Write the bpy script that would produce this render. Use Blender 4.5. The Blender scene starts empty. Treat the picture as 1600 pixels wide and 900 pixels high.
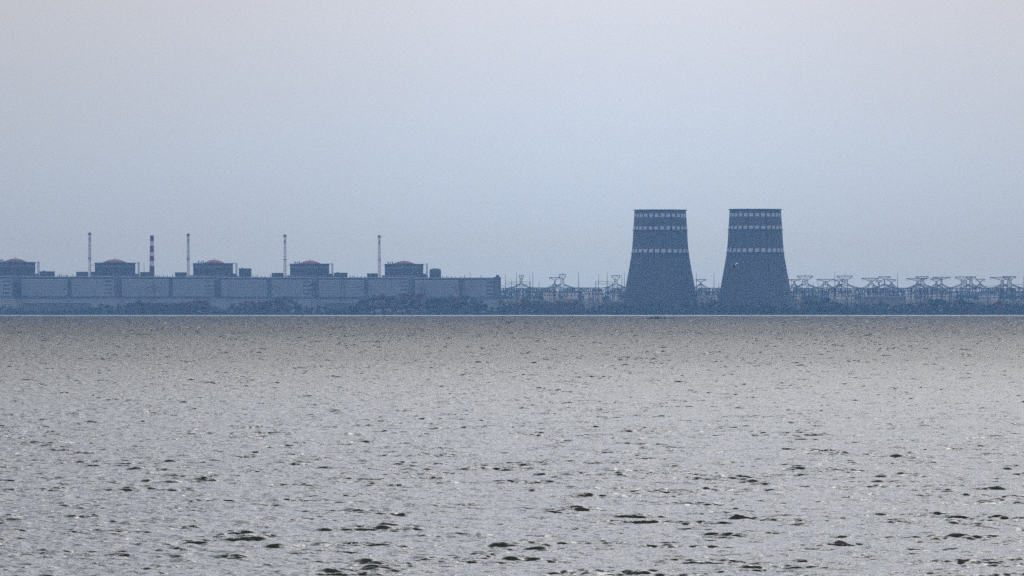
import bpy, math, random
import numpy as np
from mathutils import Vector, Matrix, noise

scene = bpy.context.scene
COL = scene.collection
R = math.radians

# ------------------------------------------------------------------ camera
EYE = 12.0                      # camera height above the water, metres
FOC = 12400.0                   # focal length in photo pixels (1600 wide)
cam_data = bpy.data.cameras.new("camera")
cam = bpy.data.objects.new("camera", cam_data)
COL.objects.link(cam)
cam_data.sensor_width = 36.0
cam_data.lens = 36.0 * FOC / 1600.0
cam_data.clip_start = 1.0
cam_data.clip_end = 80000.0
cam.location = (0, 0, EYE)
cam.rotation_euler = (R(90) + math.atan(30.0 / FOC), 0, 0)
scene.camera = cam

# ------------------------------------------------------------------ light
SUN_EL, SUN_AZ = R(34), R(8)     # hidden sun ahead of the camera, behind thin overcast
world = bpy.data.worlds.new("World")
scene.world = world
world.use_nodes = True
nt = world.node_tree
nt.nodes.clear()
N, L = nt.nodes, nt.links
out = N.new("ShaderNodeOutputWorld")
bg = N.new("ShaderNodeBackground")
sky = N.new("ShaderNodeTexSky")
sky.sky_type = 'NISHITA'
sky.sun_disc = False
sky.sun_elevation = SUN_EL
sky.sun_rotation = SUN_AZ
sky.dust_density = 1.0
tc = N.new("ShaderNodeTexCoord")
sep = N.new("ShaderNodeSeparateXYZ")
L.new(tc.outputs["Generated"], sep.inputs[0])
# overcast veil: brighter towards the zenith as a real overcast is
ramp = N.new("ShaderNodeValToRGB")
cr = ramp.color_ramp
cr.elements[0].position = 0.0; cr.elements[0].color = (1.6, 4.1, 8.4, 1)
cr.elements[1].position = 1.0; cr.elements[1].color = (8.6, 9.2, 10.8, 1)
for p, c in ((0.018, (3.3, 5.5, 8.9, 1)), (0.04, (5.2, 6.1, 8.3, 1)), (0.12, (7.0, 7.8, 10.0, 1)), (0.40, (9.3, 10.4, 12.9, 1))):
    e = cr.elements.new(p); e.color = c
L.new(sep.outputs["Z"], ramp.inputs[0])
cl = N.new("ShaderNodeTexNoise"); cl.inputs["Scale"].default_value = 14.0
cl.inputs["Detail"].default_value = 3.0
L.new(tc.outputs["Generated"], cl.inputs["Vector"])
mr = N.new("ShaderNodeMapRange")
mr.inputs["From Min"].default_value = 0.3; mr.inputs["From Max"].default_value = 0.7
mr.inputs["To Min"].default_value = 0.965; mr.inputs["To Max"].default_value = 1.035
L.new(cl.outputs["Fac"], mr.inputs["Value"])
az = N.new("ShaderNodeValToRGB"); az.color_ramp.interpolation = 'EASE'   # thinner cloud straight ahead
az.color_ramp.elements[0].position = 0.42; az.color_ramp.elements[0].color = (0.68, 0.68, 0.69, 1)
az.color_ramp.elements[1].position = 0.58; az.color_ramp.elements[1].color = (0.79, 0.79, 0.80, 1)
for p in (0.12, 0.88):
    e = az.color_ramp.elements.new(p); e.color = (0.92, 0.92, 0.93, 1)
e = az.color_ramp.elements.new(0.51); e.color = (1, 1, 1, 1)
am = N.new("ShaderNodeMapRange"); am.inputs["From Min"].default_value = -0.5; am.inputs["From Max"].default_value = 0.5
L.new(sep.outputs["X"], am.inputs["Value"]); L.new(am.outputs[0], az.inputs[0])
m2 = N.new("ShaderNodeMath"); m2.operation = 'MULTIPLY'
L.new(mr.outputs[0], m2.inputs[0]); L.new(az.outputs[0], m2.inputs[1]); mr = m2
mul = N.new("ShaderNodeVectorMath"); mul.operation = 'SCALE'
L.new(ramp.outputs["Color"], mul.inputs[0]); L.new(mr.outputs[0], mul.inputs["Scale"])
mix = N.new("ShaderNodeMixRGB"); mix.inputs["Fac"].default_value = 0.85
L.new(sky.outputs["Color"], mix.inputs["Color1"]); L.new(mul.outputs[0], mix.inputs["Color2"])
L.new(mix.outputs[0], bg.inputs["Color"])
bg.inputs["Strength"].default_value = 0.1
L.new(bg.outputs[0], out.inputs["Surface"])

sun_d = bpy.data.lights.new("sun", 'SUN')
sun_d.energy = 0.5
sun_d.angle = R(26)
sun_d.color = (1.0, 0.975, 0.94)
sun = bpy.data.objects.new("sun", sun_d)
COL.objects.link(sun)
sd = Vector((math.sin(SUN_AZ) * math.cos(SUN_EL), math.cos(SUN_AZ) * math.cos(SUN_EL), math.sin(SUN_EL)))
sun.rotation_euler = sd.to_track_quat('Z', 'Y').to_euler()
sun.location = (0, 0, 3000)

vs = scene.view_settings
scene.display_settings.display_device = 'sRGB'
vs.view_transform = 'Standard'
vs.look = 'None'
vs.exposure = 0.0
vs.gamma = 1.0
scene.cycles.max_bounces = 4
scene.cycles.diffuse_bounces = 2
scene.cycles.glossy_bounces = 2
scene.cycles.volume_bounces = 0
scene.cycles.use_denoising = False
scene.cycles.sample_clamp_indirect = 4.0

# ------------------------------------------------------------------ helpers
def px(x, D):                    # world x of photo column x at distance D
    return (x - 800.0) / FOC * D
def pz(y, D):                    # world z of photo row y at distance D
    return EYE + (480.0 - y) / FOC * D

def mat(name, color, rough=0.8, var=0.12, scale=0.08, streak=False, metal=0.0):
    m = bpy.data.materials.new(name); m.use_nodes = True
    n, l = m.node_tree.nodes, m.node_tree.links
    b = n["Principled BSDF"]
    b.inputs["Roughness"].default_value = rough
    b.inputs["Metallic"].default_value = metal
    if "Specular IOR Level" in b.inputs: b.inputs["Specular IOR Level"].default_value = 0.3
    t = n.new("ShaderNodeTexCoord")
    mp = n.new("ShaderNodeMapping")
    mp.inputs["Scale"].default_value = (1, 1, 0.15) if streak else (1, 1, 1)
    l.new(t.outputs["Object"], mp.inputs[0])
    no = n.new("ShaderNodeTexNoise"); no.inputs["Scale"].default_value = scale
    no.inputs["Detail"].default_value = 6.0; no.inputs["Roughness"].default_value = 0.65
    l.new(mp.outputs[0], no.inputs["Vector"])
    r = n.new("ShaderNodeValToRGB")
    r.color_ramp.elements[0].position = 0.3; r.color_ramp.elements[1].position = 0.7
    r.color_ramp.elements[0].color = tuple(max(0, c * (1 - var)) for c in color) + (1,)
    r.color_ramp.elements[1].color = tuple(c * (1 + var) for c in color) + (1,)
    l.new(no.outputs["Fac"], r.inputs[0])
    l.new(r.outputs[0], b.inputs["Base Color"])
    return m

class MB:
    """collects faces, builds one mesh object"""
    def __init__(s): s.v, s.f = [], []
    def box(s, x0, x1, y0, y1, z0, z1):
        b = len(s.v)
        s.v += [(x0,y0,z0),(x1,y0,z0),(x1,y1,z0),(x0,y1,z0),(x0,y0,z1),(x1,y0,z1),(x1,y1,z1),(x0,y1,z1)]
        s.f += [tuple(b+i for i in q) for q in ((0,3,2,1),(4,5,6,7),(0,1,5,4),(1,2,6,5),(2,3,7,6),(3,0,4,7))]
        return s
    def bar(s, a, b, r, r2=None, n=4):
        a, b = Vector(a), Vector(b); r2 = r if r2 is None else r2
        d = (b - a).normalized()
        u = d.cross(Vector((0, 0, 1)) if abs(d.z) < 0.9 else Vector((1, 0, 0))).normalized(); w = d.cross(u)
        k = len(s.v)
        for p, q in ((a, r), (b, r2)):
            for i in range(n):
                t = 2 * math.pi * (i + 0.5) / n
                s.v.append(tuple(p + u * (q * math.cos(t)) + w * (q * math.sin(t))))
        for i in range(n):
            j = (i + 1) % n
            s.f.append((k+i, k+j, k+n+j, k+n+i))
        s.f.append(tuple(k+i for i in reversed(range(n)))); s.f.append(tuple(k+n+i for i in range(n)))
        return s
    def lathe(s, prof, n=24, x=0, y=0, close=True):
        k = len(s.v); m = len(prof)
        for r, z in prof:
            for i in range(n):
                t = 2 * math.pi * i / n
                s.v.append((x + r * math.cos(t), y + r * math.sin(t), z))
        for j in range(m - 1):
            for i in range(n):
                i2 = (i + 1) % n
                s.f.append((k+j*n+i, k+j*n+i2, k+(j+1)*n+i2, k+(j+1)*n+i))
        if close:
            s.f.append(tuple(k+i for i in reversed(range(n))))
            s.f.append(tuple(k+(m-1)*n+i for i in range(n)))
        return s
    def mesh(s, name, m, smooth=False):
        me = bpy.data.meshes.new(name); me.from_pydata(s.v, [], s.f)
        me.materials.append(m)
        if smooth: me.polygons.foreach_set("use_smooth", [True] * len(me.polygons))
        me.update(); return me
    def build(s, name, m, parent=None, smooth=False):
        return link(name, s.mesh(name, m, smooth), parent)

def link(name, me, parent=None, loc=None):
    o = bpy.data.objects.new(name, me); COL.objects.link(o)
    if parent is not None: o.parent = parent
    if loc is not None: o.location = loc
    return o
def tag(o, label=None, cat=None, group=None, kind=None):
    if label: o['label'] = label
    if cat: o['category'] = cat
    if group: o['group'] = group
    if kind: o['kind'] = kind
    return o
def thing(name, loc, label, cat, group=None):
    return tag(link(name, None, None, loc), label, cat, group)
def copy_tree(o, parent=None):
    c = o.copy(); COL.objects.link(c); c.parent = parent
    for ch in list(o.children): copy_tree(ch, c)
    return c

# ------------------------------------------------------------------ water
def ocean_tile(size, n, peak, rms, wind, seed, lam_min, chop):
    rng = np.random.default_rng(seed)
    k1 = np.fft.fftfreq(n, size / n) * 2 * np.pi
    kx, ky = np.meshgrid(k1, k1, indexing='ij')
    k = np.hypot(kx, ky); k[0, 0] = 1
    kp = 2 * np.pi / peak
    c = (kx * math.cos(wind) + ky * math.sin(wind)) / k
    S = k ** -3.2 * np.exp(-1.2 * (kp / k) ** 2) * (0.25 + c * c)
    S[0, 0] = 0
    a = (rng.normal(size=(n, n)) + 1j * rng.normal(size=(n, n))) * np.sqrt(S)
    h = np.fft.ifft2(a)
    f = rms / h.real.std()
    outs = []
    for lm in lam_min:
        filt = np.exp(-(k / (2 * np.pi / lm)) ** 4)
        b = a * filt * f
        z = np.fft.ifft2(b).real
        dx = np.fft.ifft2(b * (-1j) * kx / k).real * chop
        dy = np.fft.ifft2(b * (-1j) * ky / k).real * chop
        sy = np.fft.ifft2(b * 1j * ky).real; sx = np.fft.ifft2(b * 1j * kx).real
        outs.append(np.stack([dx, dy, z, sx, sy], -1).astype(np.float32))
    return outs

LAMS = (0.30, 0.75, 2.2, 6.0)
def sample(tile, size, X, Y):
    n = tile.shape[0]
    u = (X / size * n) % n; v = (Y / size * n) % n
    i = np.floor(u).astype(int); j = np.floor(v).astype(int)
    fu = (u - i)[..., None].astype(np.float32); fv = (v - j)[..., None].astype(np.float32)
    i %= n; j %= n; i2 = (i + 1) % n; j2 = (j + 1) % n
    return (tile[i, j] * (1-fu) * (1-fv) + tile[i2, j] * fu * (1-fv) + tile[i, j2] * (1-fu) * fv + tile[i2, j2] * fu * fv)

WIND = R(-82)
tiles = [(128.0, 0.0, ocean_tile(128.0, 1024, 4.4, 0.053, WIND, 3, LAMS, 1.65)),
         (93.0, 0.5, ocean_tile(93.0, 768, 2.2, 0.036, WIND - 0.5, 8, LAMS, 1.65))]
SHORE = 12000.0
def group_tile(size, n, seed):
    rng = np.random.default_rng(seed)
    k1 = np.fft.fftfreq(n, size / n)
    kx, ky = np.meshgrid(k1, k1, indexing='ij')
    f = np.exp(-((kx * 5.0) ** 2 + (ky * 8.0) ** 2))
    z = np.fft.ifft2(np.fft.fft2(rng.normal(size=(n, n))) * f).real
    return (z / z.std())[..., None].astype(np.float32)
GROUP = group_tile(211.0, 256, 5)
def water_disp(X, Y, r, cell):
    D = np.zeros(X.shape + (5,), np.float32)
    lv = np.log(np.maximum(cell * 2.2, LAMS[0]) / LAMS[0])
    knots = [math.log(l / LAMS[0]) for l in LAMS] + [math.log(20 / LAMS[0])]
    for size, rot, tl in tiles:
        c, s = math.cos(rot), math.sin(rot)
        U, V = X * c + Y * s, -X * s + Y * c
        for q, t in enumerate(tl):
            w = np.interp(lv, knots, [1.0 if p == q else 0.0 for p in range(len(knots))])
            rows = np.where(w > 1e-3)[0]
            if len(rows) == 0: continue
            a, b = rows[0], rows[-1] + 1
            d = sample(t, size, U[a:b], V[a:b])
            e = d.copy()
            e[..., 0] = d[..., 0] * c - d[..., 1] * s
            e[..., 1] = d[..., 0] * s + d[..., 1] * c
            e[..., 4] = d[..., 3] * s + d[..., 4] * c
            D[a:b] += e * w[a:b, None, None]
    # wave groups: a few tall steep crests among much lower chop
    e = sample(GROUP, 211.0, X, Y)[..., 0]
    g = 0.52 + 0.19 * np.exp(np.clip(1.0 * e, -2, 1.55))
    return D * g[..., None]

def build_water():
    rows, r = [], 6.0
    while r < SHORE + 40:
        rows.append(r)
        r += max(r * (0.03 if r < 250 else 0.008 if r < 335 else 0.0005), 0 if r < 335 else r * r / (95232.0 * float(np.interp(r, [350, 1900], [14, 4.5]))))
    rows = np.array(rows)
    half = math.atan(800 / FOC) * 1.07
    vs_, fs_, st_ = [], [], []
    cnt = 0
    def sheet(rr, ang, wave=True):
        nonlocal cnt
        A, RR = np.meshgrid(ang, rr)
        X, Y = RR * np.sin(A), RR * np.cos(A)
        P = np.stack([X, Y, np.zeros_like(X)], -1)
        st = np.zeros(X.shape)
        # beyond the range where single waves are resolved, crests are spaced out with the rows
        ye = np.concatenate([[0], np.cumsum(np.minimum(np.diff(rr), 0.85))])
        YE = np.broadcast_to(ye[:, None], X.shape)
        if wave:
            D = water_disp(X, YE, RR, rr * abs(ang[len(ang) // 2] - ang[len(ang) // 2 - 1]) * 0.25)
            P = P + D[..., :3]
            coarse = np.clip((np.gradient(rr) - 0.25) / 2.0, 0, 1)[:, None]
            q = D[..., 4]; sg = q / np.maximum(q.std(1), 1e-3)[:, None]
            st = (np.clip(sg - 1.8, 0, 2.5) * 0.50 - np.clip(-sg - 1.5, 0, 2) * 0.12) * coarse + np.clip(q - 0.42, 0, 1) * 2.5 * (1 - coarse)
        n, m = X.shape
        idx = np.arange(n * m).reshape(n, m) + cnt
        q = np.stack([idx[:-1, :-1], idx[:-1, 1:], idx[1:, 1:], idx[1:, :-1]], -1).reshape(-1, 4)
        vs_.append(P.reshape(-1, 3)); fs_.append(q); st_.append(st.ravel()); cnt += n * m
    wide = half * 1.5
    side = np.linspace(half, wide, 64)[1:]
    sheet(rows, np.concatenate([-side[::-1], np.linspace(-half, half, 600), side]))
    coarse = np.array([6, 20, 60, 150, 400, 1000, 2500, 6000, SHORE + 40.0])
    sheet(coarse, np.linspace(wide, 2 * math.pi - wide, 61), False)
    V = np.concatenate(vs_).astype(np.float32); F = np.concatenate(fs_).astype(np.int32)
    me = bpy.data.meshes.new("water")
    me.vertices.add(len(V)); me.vertices.foreach_set("co", V.ravel())
    me.loops.add(F.size); me.loops.foreach_set("vertex_index", F.ravel())
    me.polygons.add(len(F))
    me.polygons.foreach_set("loop_start", np.arange(0, F.size, 4, dtype=np.int32))
    me.polygons.foreach_set("loop_total", np.full(len(F), 4, np.int32))
    me.polygons.foreach_set("use_smooth", np.ones(len(F), bool))
    me.update(calc_edges=True)
    at = me.attributes.new("steep", 'FLOAT', 'POINT')
    at.data.foreach_set("value", np.concatenate(st_).astype(np.float32))
    print("WATER faces", len(F), "rows", len(rows))
    m = bpy.data.materials.new("lake_water"); m.use_nodes = True
    n, l = m.node_tree.nodes, m.node_tree.links
    b = n["Principled BSDF"]
    b.inputs["Base Color"].default_value = (0.020, 0.020, 0.005, 1)
    b.inputs["IOR"].default_value = 1.333
    b.inputs["Roughness"].default_value = 0.085
    t = n.new("ShaderNodeTexCoord")
    # calmer water in the lee of the far shore
    geo = n.new("ShaderNodeSeparateXYZ"); l.new(t.outputs["Object"], geo.inputs[0])
    calm = n.new("ShaderNodeMapRange")
    calm.inputs["From Min"].default_value = 10900; calm.inputs["From Max"].default_value = 11500
    calm.inputs["To Min"].default_value = 1.0; calm.inputs["To Max"].default_value = 0.22
    l.new(geo.outputs["Y"], calm.inputs["Value"])
    prev = None
    for sc, dist, strg in ((0.45, 0.40, 1.0), (1.7, 0.12, 1.0), (6.0, 0.042, 1.0)):
        mp = n.new("ShaderNodeMapping"); mp.inputs["Scale"].default_value = (0.7, 1.25, 1.0)
        mp.inputs["Rotation"].default_value = (0, 0, R(9))
        l.new(t.outputs["Object"], mp.inputs[0])
        no = n.new("ShaderNodeTexNoise"); no.inputs["Scale"].default_value = sc
        no.inputs["Detail"].default_value = 3.0; no.inputs["Roughness"].default_value = 0.6
        l.new(mp.outputs[0], no.inputs["Vector"])
        bp = n.new("ShaderNodeBump"); bp.inputs["Distance"].default_value = dist
        l.new(calm.outputs[0], bp.inputs["Strength"])
        l.new(no.outputs["Fac"], bp.inputs["Height"])
        if prev: l.new(prev.outputs[0], bp.inputs["Normal"])
        prev = bp
    # wind-driven chop leans towards the near shore where single waves are too small to model
    dv = n.new("ShaderNodeMath"); dv.operation = 'DIVIDE'; dv.inputs[1].default_value = 12000.0
    l.new(geo.outputs["Y"], dv.inputs[0])
    lr = n.new("ShaderNodeValToRGB"); ce = lr.color_ramp
    pts = ((350, .03), (700, .12), (1240, .275), (1860, .395), (3700, .49), (8000, .54))
    ce.elements[0].position = pts[0][0] / 12000; ce.elements[0].color = (pts[0][1],) * 3 + (1,)
    ce.elements[1].position = pts[-1][0] / 12000; ce.elements[1].color = (pts[-1][1],) * 3 + (1,)
    for d_, v_ in pts[1:-1]:
        e_ = ce.elements.new(d_ / 12000); e_.color = (v_,) * 3 + (1,)
    l.new(dv.outputs[0], lr.inputs[0])
    sa = n.new("ShaderNodeAttribute"); sa.attribute_name = "steep"
    lean = n.new("ShaderNodeMath"); lean.operation = 'ADD'
    l.new(lr.outputs[0], lean.inputs[0]); l.new(sa.outputs["Fac"], lean.inputs[1])
    lm = n.new("ShaderNodeMath"); lm.operation = 'MULTIPLY'
    l.new(lean.outputs[0], lm.inputs[0]); l.new(calm.outputs[0], lm.inputs[1])
    neg = n.new("ShaderNodeMath"); neg.operation = 'MULTIPLY'; neg.inputs[1].default_value = -1
    l.new(lm.outputs[0], neg.inputs[0])
    cv = n.new("ShaderNodeCombineXYZ"); l.new(neg.outputs[0], cv.inputs["Y"])
    ad = n.new("ShaderNodeVectorMath"); ad.operation = 'ADD'
    l.new(prev.outputs[0], ad.inputs[0]); l.new(cv.outputs[0], ad.inputs[1])
    nm = n.new("ShaderNodeVectorMath"); nm.operation = 'NORMALIZE'
    l.new(ad.outputs[0], nm.inputs[0]); l.new(nm.outputs[0], b.inputs["Normal"])
    me.materials.append(m)
    tag(link("water", me), "wide grey choppy lake running out to the far shore", None, None, "structure")
build_water()
# ------------------------------------------------------------------ land
GZ = 1.0
M_ground = mat("ground_soil", (0.045, 0.05, 0.03), 0.95, 0.3, 0.02)
def build_land():
    xs = [-12000, -6000, -3000, -1800] + [i * 40 - 1400 for i in range(71)] + [1800, 3000, 6000, 12000]
    ys = [(12000, -2.2), (12004, -0.4), (12008, 0.5), (12016, 0.9), (12040, GZ), (12400, GZ), (13500, GZ), (16000, GZ), (22500, GZ)]
    v, f = [], []
    for x in xs:
        w = 3.0 * noise.noise(Vector((x * 0.01, 0, 3)))
        for y, z in ys:
            v.append((x, y + (w if y < 12030 else 0), z))
    n = len(ys)
    for i in range(len(xs) - 1):
        for j in range(n - 1):
            a = i * n + j
            f.append((a, a + n, a + n + 1, a + 1))
    me = bpy.data.meshes.new("far_shore"); me.from_pydata(v, [], f); me.materials.append(M_ground)
    tag(link("far_shore", me), "low dark bank closing the lake along the horizon", None, None, "structure")
build_land()

# ------------------------------------------------------------------ materials
M_conc = mat("tower_concrete", (0.060, 0.060, 0.062), 0.9, 0.24, 0.05, streak=True)
M_concd = mat("tower_rim", (0.03, 0.03, 0.034), 0.9, 0.15, 0.05)
M_mark = mat("faded_marking_paint", (0.40, 0.42, 0.49), 0.8, 0.15, 0.4)
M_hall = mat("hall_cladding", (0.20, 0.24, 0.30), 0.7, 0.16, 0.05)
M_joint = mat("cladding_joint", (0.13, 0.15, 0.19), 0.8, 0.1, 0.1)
M_joint2 = mat("strip_grey", (0.08, 0.09, 0.115), 0.8, 0.15, 0.1)
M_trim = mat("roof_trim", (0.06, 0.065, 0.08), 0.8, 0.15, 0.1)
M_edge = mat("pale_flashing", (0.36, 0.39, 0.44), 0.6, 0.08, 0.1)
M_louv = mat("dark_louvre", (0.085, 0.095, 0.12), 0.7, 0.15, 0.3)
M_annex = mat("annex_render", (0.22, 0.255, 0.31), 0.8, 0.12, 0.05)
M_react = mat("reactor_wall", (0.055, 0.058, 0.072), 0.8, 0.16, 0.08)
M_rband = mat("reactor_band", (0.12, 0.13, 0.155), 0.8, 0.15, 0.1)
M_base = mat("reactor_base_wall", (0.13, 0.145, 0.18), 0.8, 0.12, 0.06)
M_dome2 = mat("faded_dome_paint", (0.12, 0.055, 0.055), 0.75, 0.18, 0.08)
M_dome = mat("red_dome_paint", (0.19, 0.055, 0.05), 0.75, 0.18, 0.08)
M_stack = mat("stack_pale_paint", (0.72, 0.68, 0.72), 0.8, 0.12, 0.12)
M_stackm = mat("stack_weathered_paint", (0.55, 0.55, 0.60), 0.8, 0.2, 0.3)
M_stackd = mat("stack_grey", (0.10, 0.10, 0.12), 0.8, 0.15, 0.2)
M_red = mat("chimney_red_paint", (0.10, 0.035, 0.042), 0.8, 0.15, 0.2)
M_white = mat("chimney_white_paint", (0.52, 0.50, 0.53), 0.8, 0.1, 0.2)
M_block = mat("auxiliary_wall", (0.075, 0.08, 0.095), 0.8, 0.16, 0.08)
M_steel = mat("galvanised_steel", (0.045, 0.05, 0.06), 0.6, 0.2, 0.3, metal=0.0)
M_shed = mat("shed_wall", (0.10, 0.11, 0.13), 0.85, 0.16, 0.08)
M_pale = mat("pale_building_wall", (0.62, 0.60, 0.62), 0.8, 0.12, 0.08)
M_mid = mat("grey_building_wall", (0.17, 0.17, 0.20), 0.85, 0.12, 0.08)

# ------------------------------------------------------------------ cooling towers
def cooling_tower(cx, D, ytop, label):
    t = thing("cooling_tower", (px(cx, D), D, GZ), label, "cooling tower", "pair of concrete cooling towers")
    k = D / FOC
    prof_px = [(327.0, 40.2), (340, 40.8), (357, 42.0), (375, 42.9), (394, 44.4), (420, 48.9), (450, 54.6), (470, 57.7), (480, 59.0), (484, 59.8)]
    prof = [(r * k, pz(y + ytop - 327, D) - GZ) for y, r in prof_px]
    ys = [p[1] for p in prof][::-1]; rs = [p[0] for p in prof][::-1]
    zs = np.linspace(ys[0], ys[-1], 44)
    rad = lambda z: float(np.interp(z, ys, rs))
    # smooth the radius a little so that the shell curves
    rr = [np.mean([rad(z + d) for d in (-6, -3, 0, 3, 6)]) if ys[0] + 6 < z < ys[-1] - 6 else rad(z) for z in zs]
    R_ = lambda z: float(np.interp(z, zs, rr))
    NS = 112
    # tall formwork lifts: a slight step at each lift
    out_ = []
    for i, z in enumerate(zs):
        out_.append((R_(z) + (0.12 if i % 2 else 0.0), z))
    shell = MB().lathe(out_ + [(r - 1.2, z) for r, z in reversed(out_)], NS, close=False)
    n = len(out_) * 2
    for i in range(NS):                      # close the foot ring
        i2 = (i + 1) % NS
        shell.f.append((i2, i, (n - 1) * NS + i, (n - 1) * NS + i2))
    shell.build("shell", M_conc, t, True)
    zt = zs[-1]
    MB().lathe([(R_(zt) - 1.4, zt + 0.02), (R_(zt) + 1.9, zt - 0.6), (R_(zt) + 1.9, zt + 0.5), (R_(zt) - 1.4, zt + 0.6), (R_(zt) - 1.4, zt + 0.02)], NS, close=False).build("rim", M_concd, t)
    for yb in (358.8, 394.8):
        z = pz(yb + ytop - 327, D) - GZ
        g = MB().lathe([(R_(z), z - 0.7), (R_(z) + 1.7, z - 0.5), (R_(z) + 1.7, z), (R_(z), z + 0.1)], NS, close=False)
        g.lathe([(R_(z) + 1.6, z + 1.1), (R_(z) + 1.75, z + 1.1), (R_(z) + 1.75, z + 1.3), (R_(z) + 1.6, z + 1.3)], NS, close=False)
        g.build("gallery", M_concd, t)
    rnd = random.Random(int(cx))
    for y0, y1 in ((332.9, 338.4), (352.9, 358.0), (388.2, 394.0)):
        z1, z0 = pz(y0 + ytop - 327, D) - GZ, pz(y1 + ytop - 327, D) - GZ
        m = MB()
        nseg = 3; span = 2 * math.pi / 28 * 0.64
        for s_ in range(nseg + 1):
            a = -span / 2 + span * s_ / nseg
            for z in (z0, z1):
                for o_ in (-0.1, 0.22):
                    q = R_(z) + o_
                    m.v.append((q * math.sin(a), -q * math.cos(a), z))
        for s_ in range(nseg):
            b = s_ * 4
            m.f += [(b+1, b+5, b+7, b+3), (b+3, b+7, b+6, b+2), (b, b+4, b+5, b+1)]
        m.f += [(0, 1, 3, 2), (nseg*4, nseg*4+2, nseg*4+3, nseg*4+1)]
        me = m.mesh("marking_panel", M_mark)
        off = rnd.uniform(0, 0.1)
        for i in range(28):
            o = link("marking_panel", me, t)
            o.rotation_euler = (0, 0, off + i * 2 * math.pi / 28)
    col = MB().bar((0, 0, 0), (3.2, 1.0, zs[0] + 0.3), 0.6, n=6)
    col.bar((0, 0, 0), (-3.2, 1.0, zs[0] + 0.3), 0.6, n=6)
    cm = col.mesh("support_column", M_conc)
    for i in range(44):
        a = i * 2 * math.pi / 44
        o = link("support_column", cm, t, ((rs[0] + 0.4) * math.sin(a), -(rs[0] + 0.4) * math.cos(a), 0))
        o.rotation_euler = (0, 0, a)
    # cable ladder up the shell
    la = math.asin(min(0.95, 20.0 * k / R_(60)))
    lad = MB()
    zz = np.linspace(6, zt, 40)
    for z0, z1 in zip(zz[:-1], zz[1:]):
        for d in (-0.006, 0.006):
            lad.bar(((R_(z0) + 0.5) * math.sin(la + d), -(R_(z0) + 0.5) * math.cos(la + d), z0),
                    ((R_(z1) + 0.5) * math.sin(la + d), -(R_(z1) + 0.5) * math.cos(la + d), z1), 0.18)
    lad.build("ladder", M_concd, t)
    return t
cooling_tower(1031.6, 12520, 328.2, "cooling tower nearer the reactor buildings, left one of the pair")
cooling_tower(1180.2, 12500, 327.2, "right cooling tower with a gull flying in front of it")

# ------------------------------------------------------------------ turbine halls
def wall_panels(t, x0, x1, z0, z1, yf, ncol, nrow, m):
    w, h = (x1 - x0) / ncol, (z1 - z0) / nrow
    me = MB().box(0.12, w - 0.12, -0.30, 0.0, 0.12, h - 0.12).mesh("wall_panel", m)
    for i in range(ncol):
        for j in range(nrow):
            link("wall_panel", me, t, (x0 + i * w, yf, z0 + j * h))
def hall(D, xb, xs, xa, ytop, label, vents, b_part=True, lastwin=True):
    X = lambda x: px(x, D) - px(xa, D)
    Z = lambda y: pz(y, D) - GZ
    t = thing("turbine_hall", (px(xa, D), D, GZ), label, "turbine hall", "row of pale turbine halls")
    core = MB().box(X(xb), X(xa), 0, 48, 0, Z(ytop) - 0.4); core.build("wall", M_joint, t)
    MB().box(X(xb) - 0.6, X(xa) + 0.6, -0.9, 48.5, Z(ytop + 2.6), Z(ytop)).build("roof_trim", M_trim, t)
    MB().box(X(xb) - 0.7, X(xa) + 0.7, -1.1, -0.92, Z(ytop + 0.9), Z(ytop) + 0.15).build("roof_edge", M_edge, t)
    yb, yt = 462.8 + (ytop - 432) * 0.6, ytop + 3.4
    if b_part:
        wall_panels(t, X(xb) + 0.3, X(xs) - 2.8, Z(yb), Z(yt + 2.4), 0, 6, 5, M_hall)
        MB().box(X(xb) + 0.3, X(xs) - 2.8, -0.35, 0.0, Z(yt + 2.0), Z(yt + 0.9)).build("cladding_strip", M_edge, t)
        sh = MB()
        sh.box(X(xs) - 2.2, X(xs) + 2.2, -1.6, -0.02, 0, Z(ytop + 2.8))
        sh.build("dark_strip", M_joint2, t)  # darker upright strip between the two wall faces
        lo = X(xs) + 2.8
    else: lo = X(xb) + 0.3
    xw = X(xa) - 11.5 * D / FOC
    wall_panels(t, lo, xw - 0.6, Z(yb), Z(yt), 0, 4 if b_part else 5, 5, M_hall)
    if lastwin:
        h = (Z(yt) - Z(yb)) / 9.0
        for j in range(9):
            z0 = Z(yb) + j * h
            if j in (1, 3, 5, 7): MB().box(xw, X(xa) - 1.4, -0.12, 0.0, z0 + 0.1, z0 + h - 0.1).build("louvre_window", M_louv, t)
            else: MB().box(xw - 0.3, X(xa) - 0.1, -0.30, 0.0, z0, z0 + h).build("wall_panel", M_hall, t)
    # dark band below the panels, and lower annex in front
    MB().box(X(xb) - 4, X(xa) + 6, -6.5, -0.35, Z(yb + 4.4), Z(yb + 0.5)).build("dark_band", M_louv, t)
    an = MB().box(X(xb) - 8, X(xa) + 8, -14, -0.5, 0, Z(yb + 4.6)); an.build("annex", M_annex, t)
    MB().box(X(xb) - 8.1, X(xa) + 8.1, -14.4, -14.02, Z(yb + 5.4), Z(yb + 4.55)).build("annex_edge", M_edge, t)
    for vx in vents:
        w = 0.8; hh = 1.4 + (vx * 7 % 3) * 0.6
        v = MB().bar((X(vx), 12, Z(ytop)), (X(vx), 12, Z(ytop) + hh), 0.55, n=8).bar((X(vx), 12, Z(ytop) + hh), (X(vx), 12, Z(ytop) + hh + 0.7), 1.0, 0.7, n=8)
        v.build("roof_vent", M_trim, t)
    return t
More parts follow.
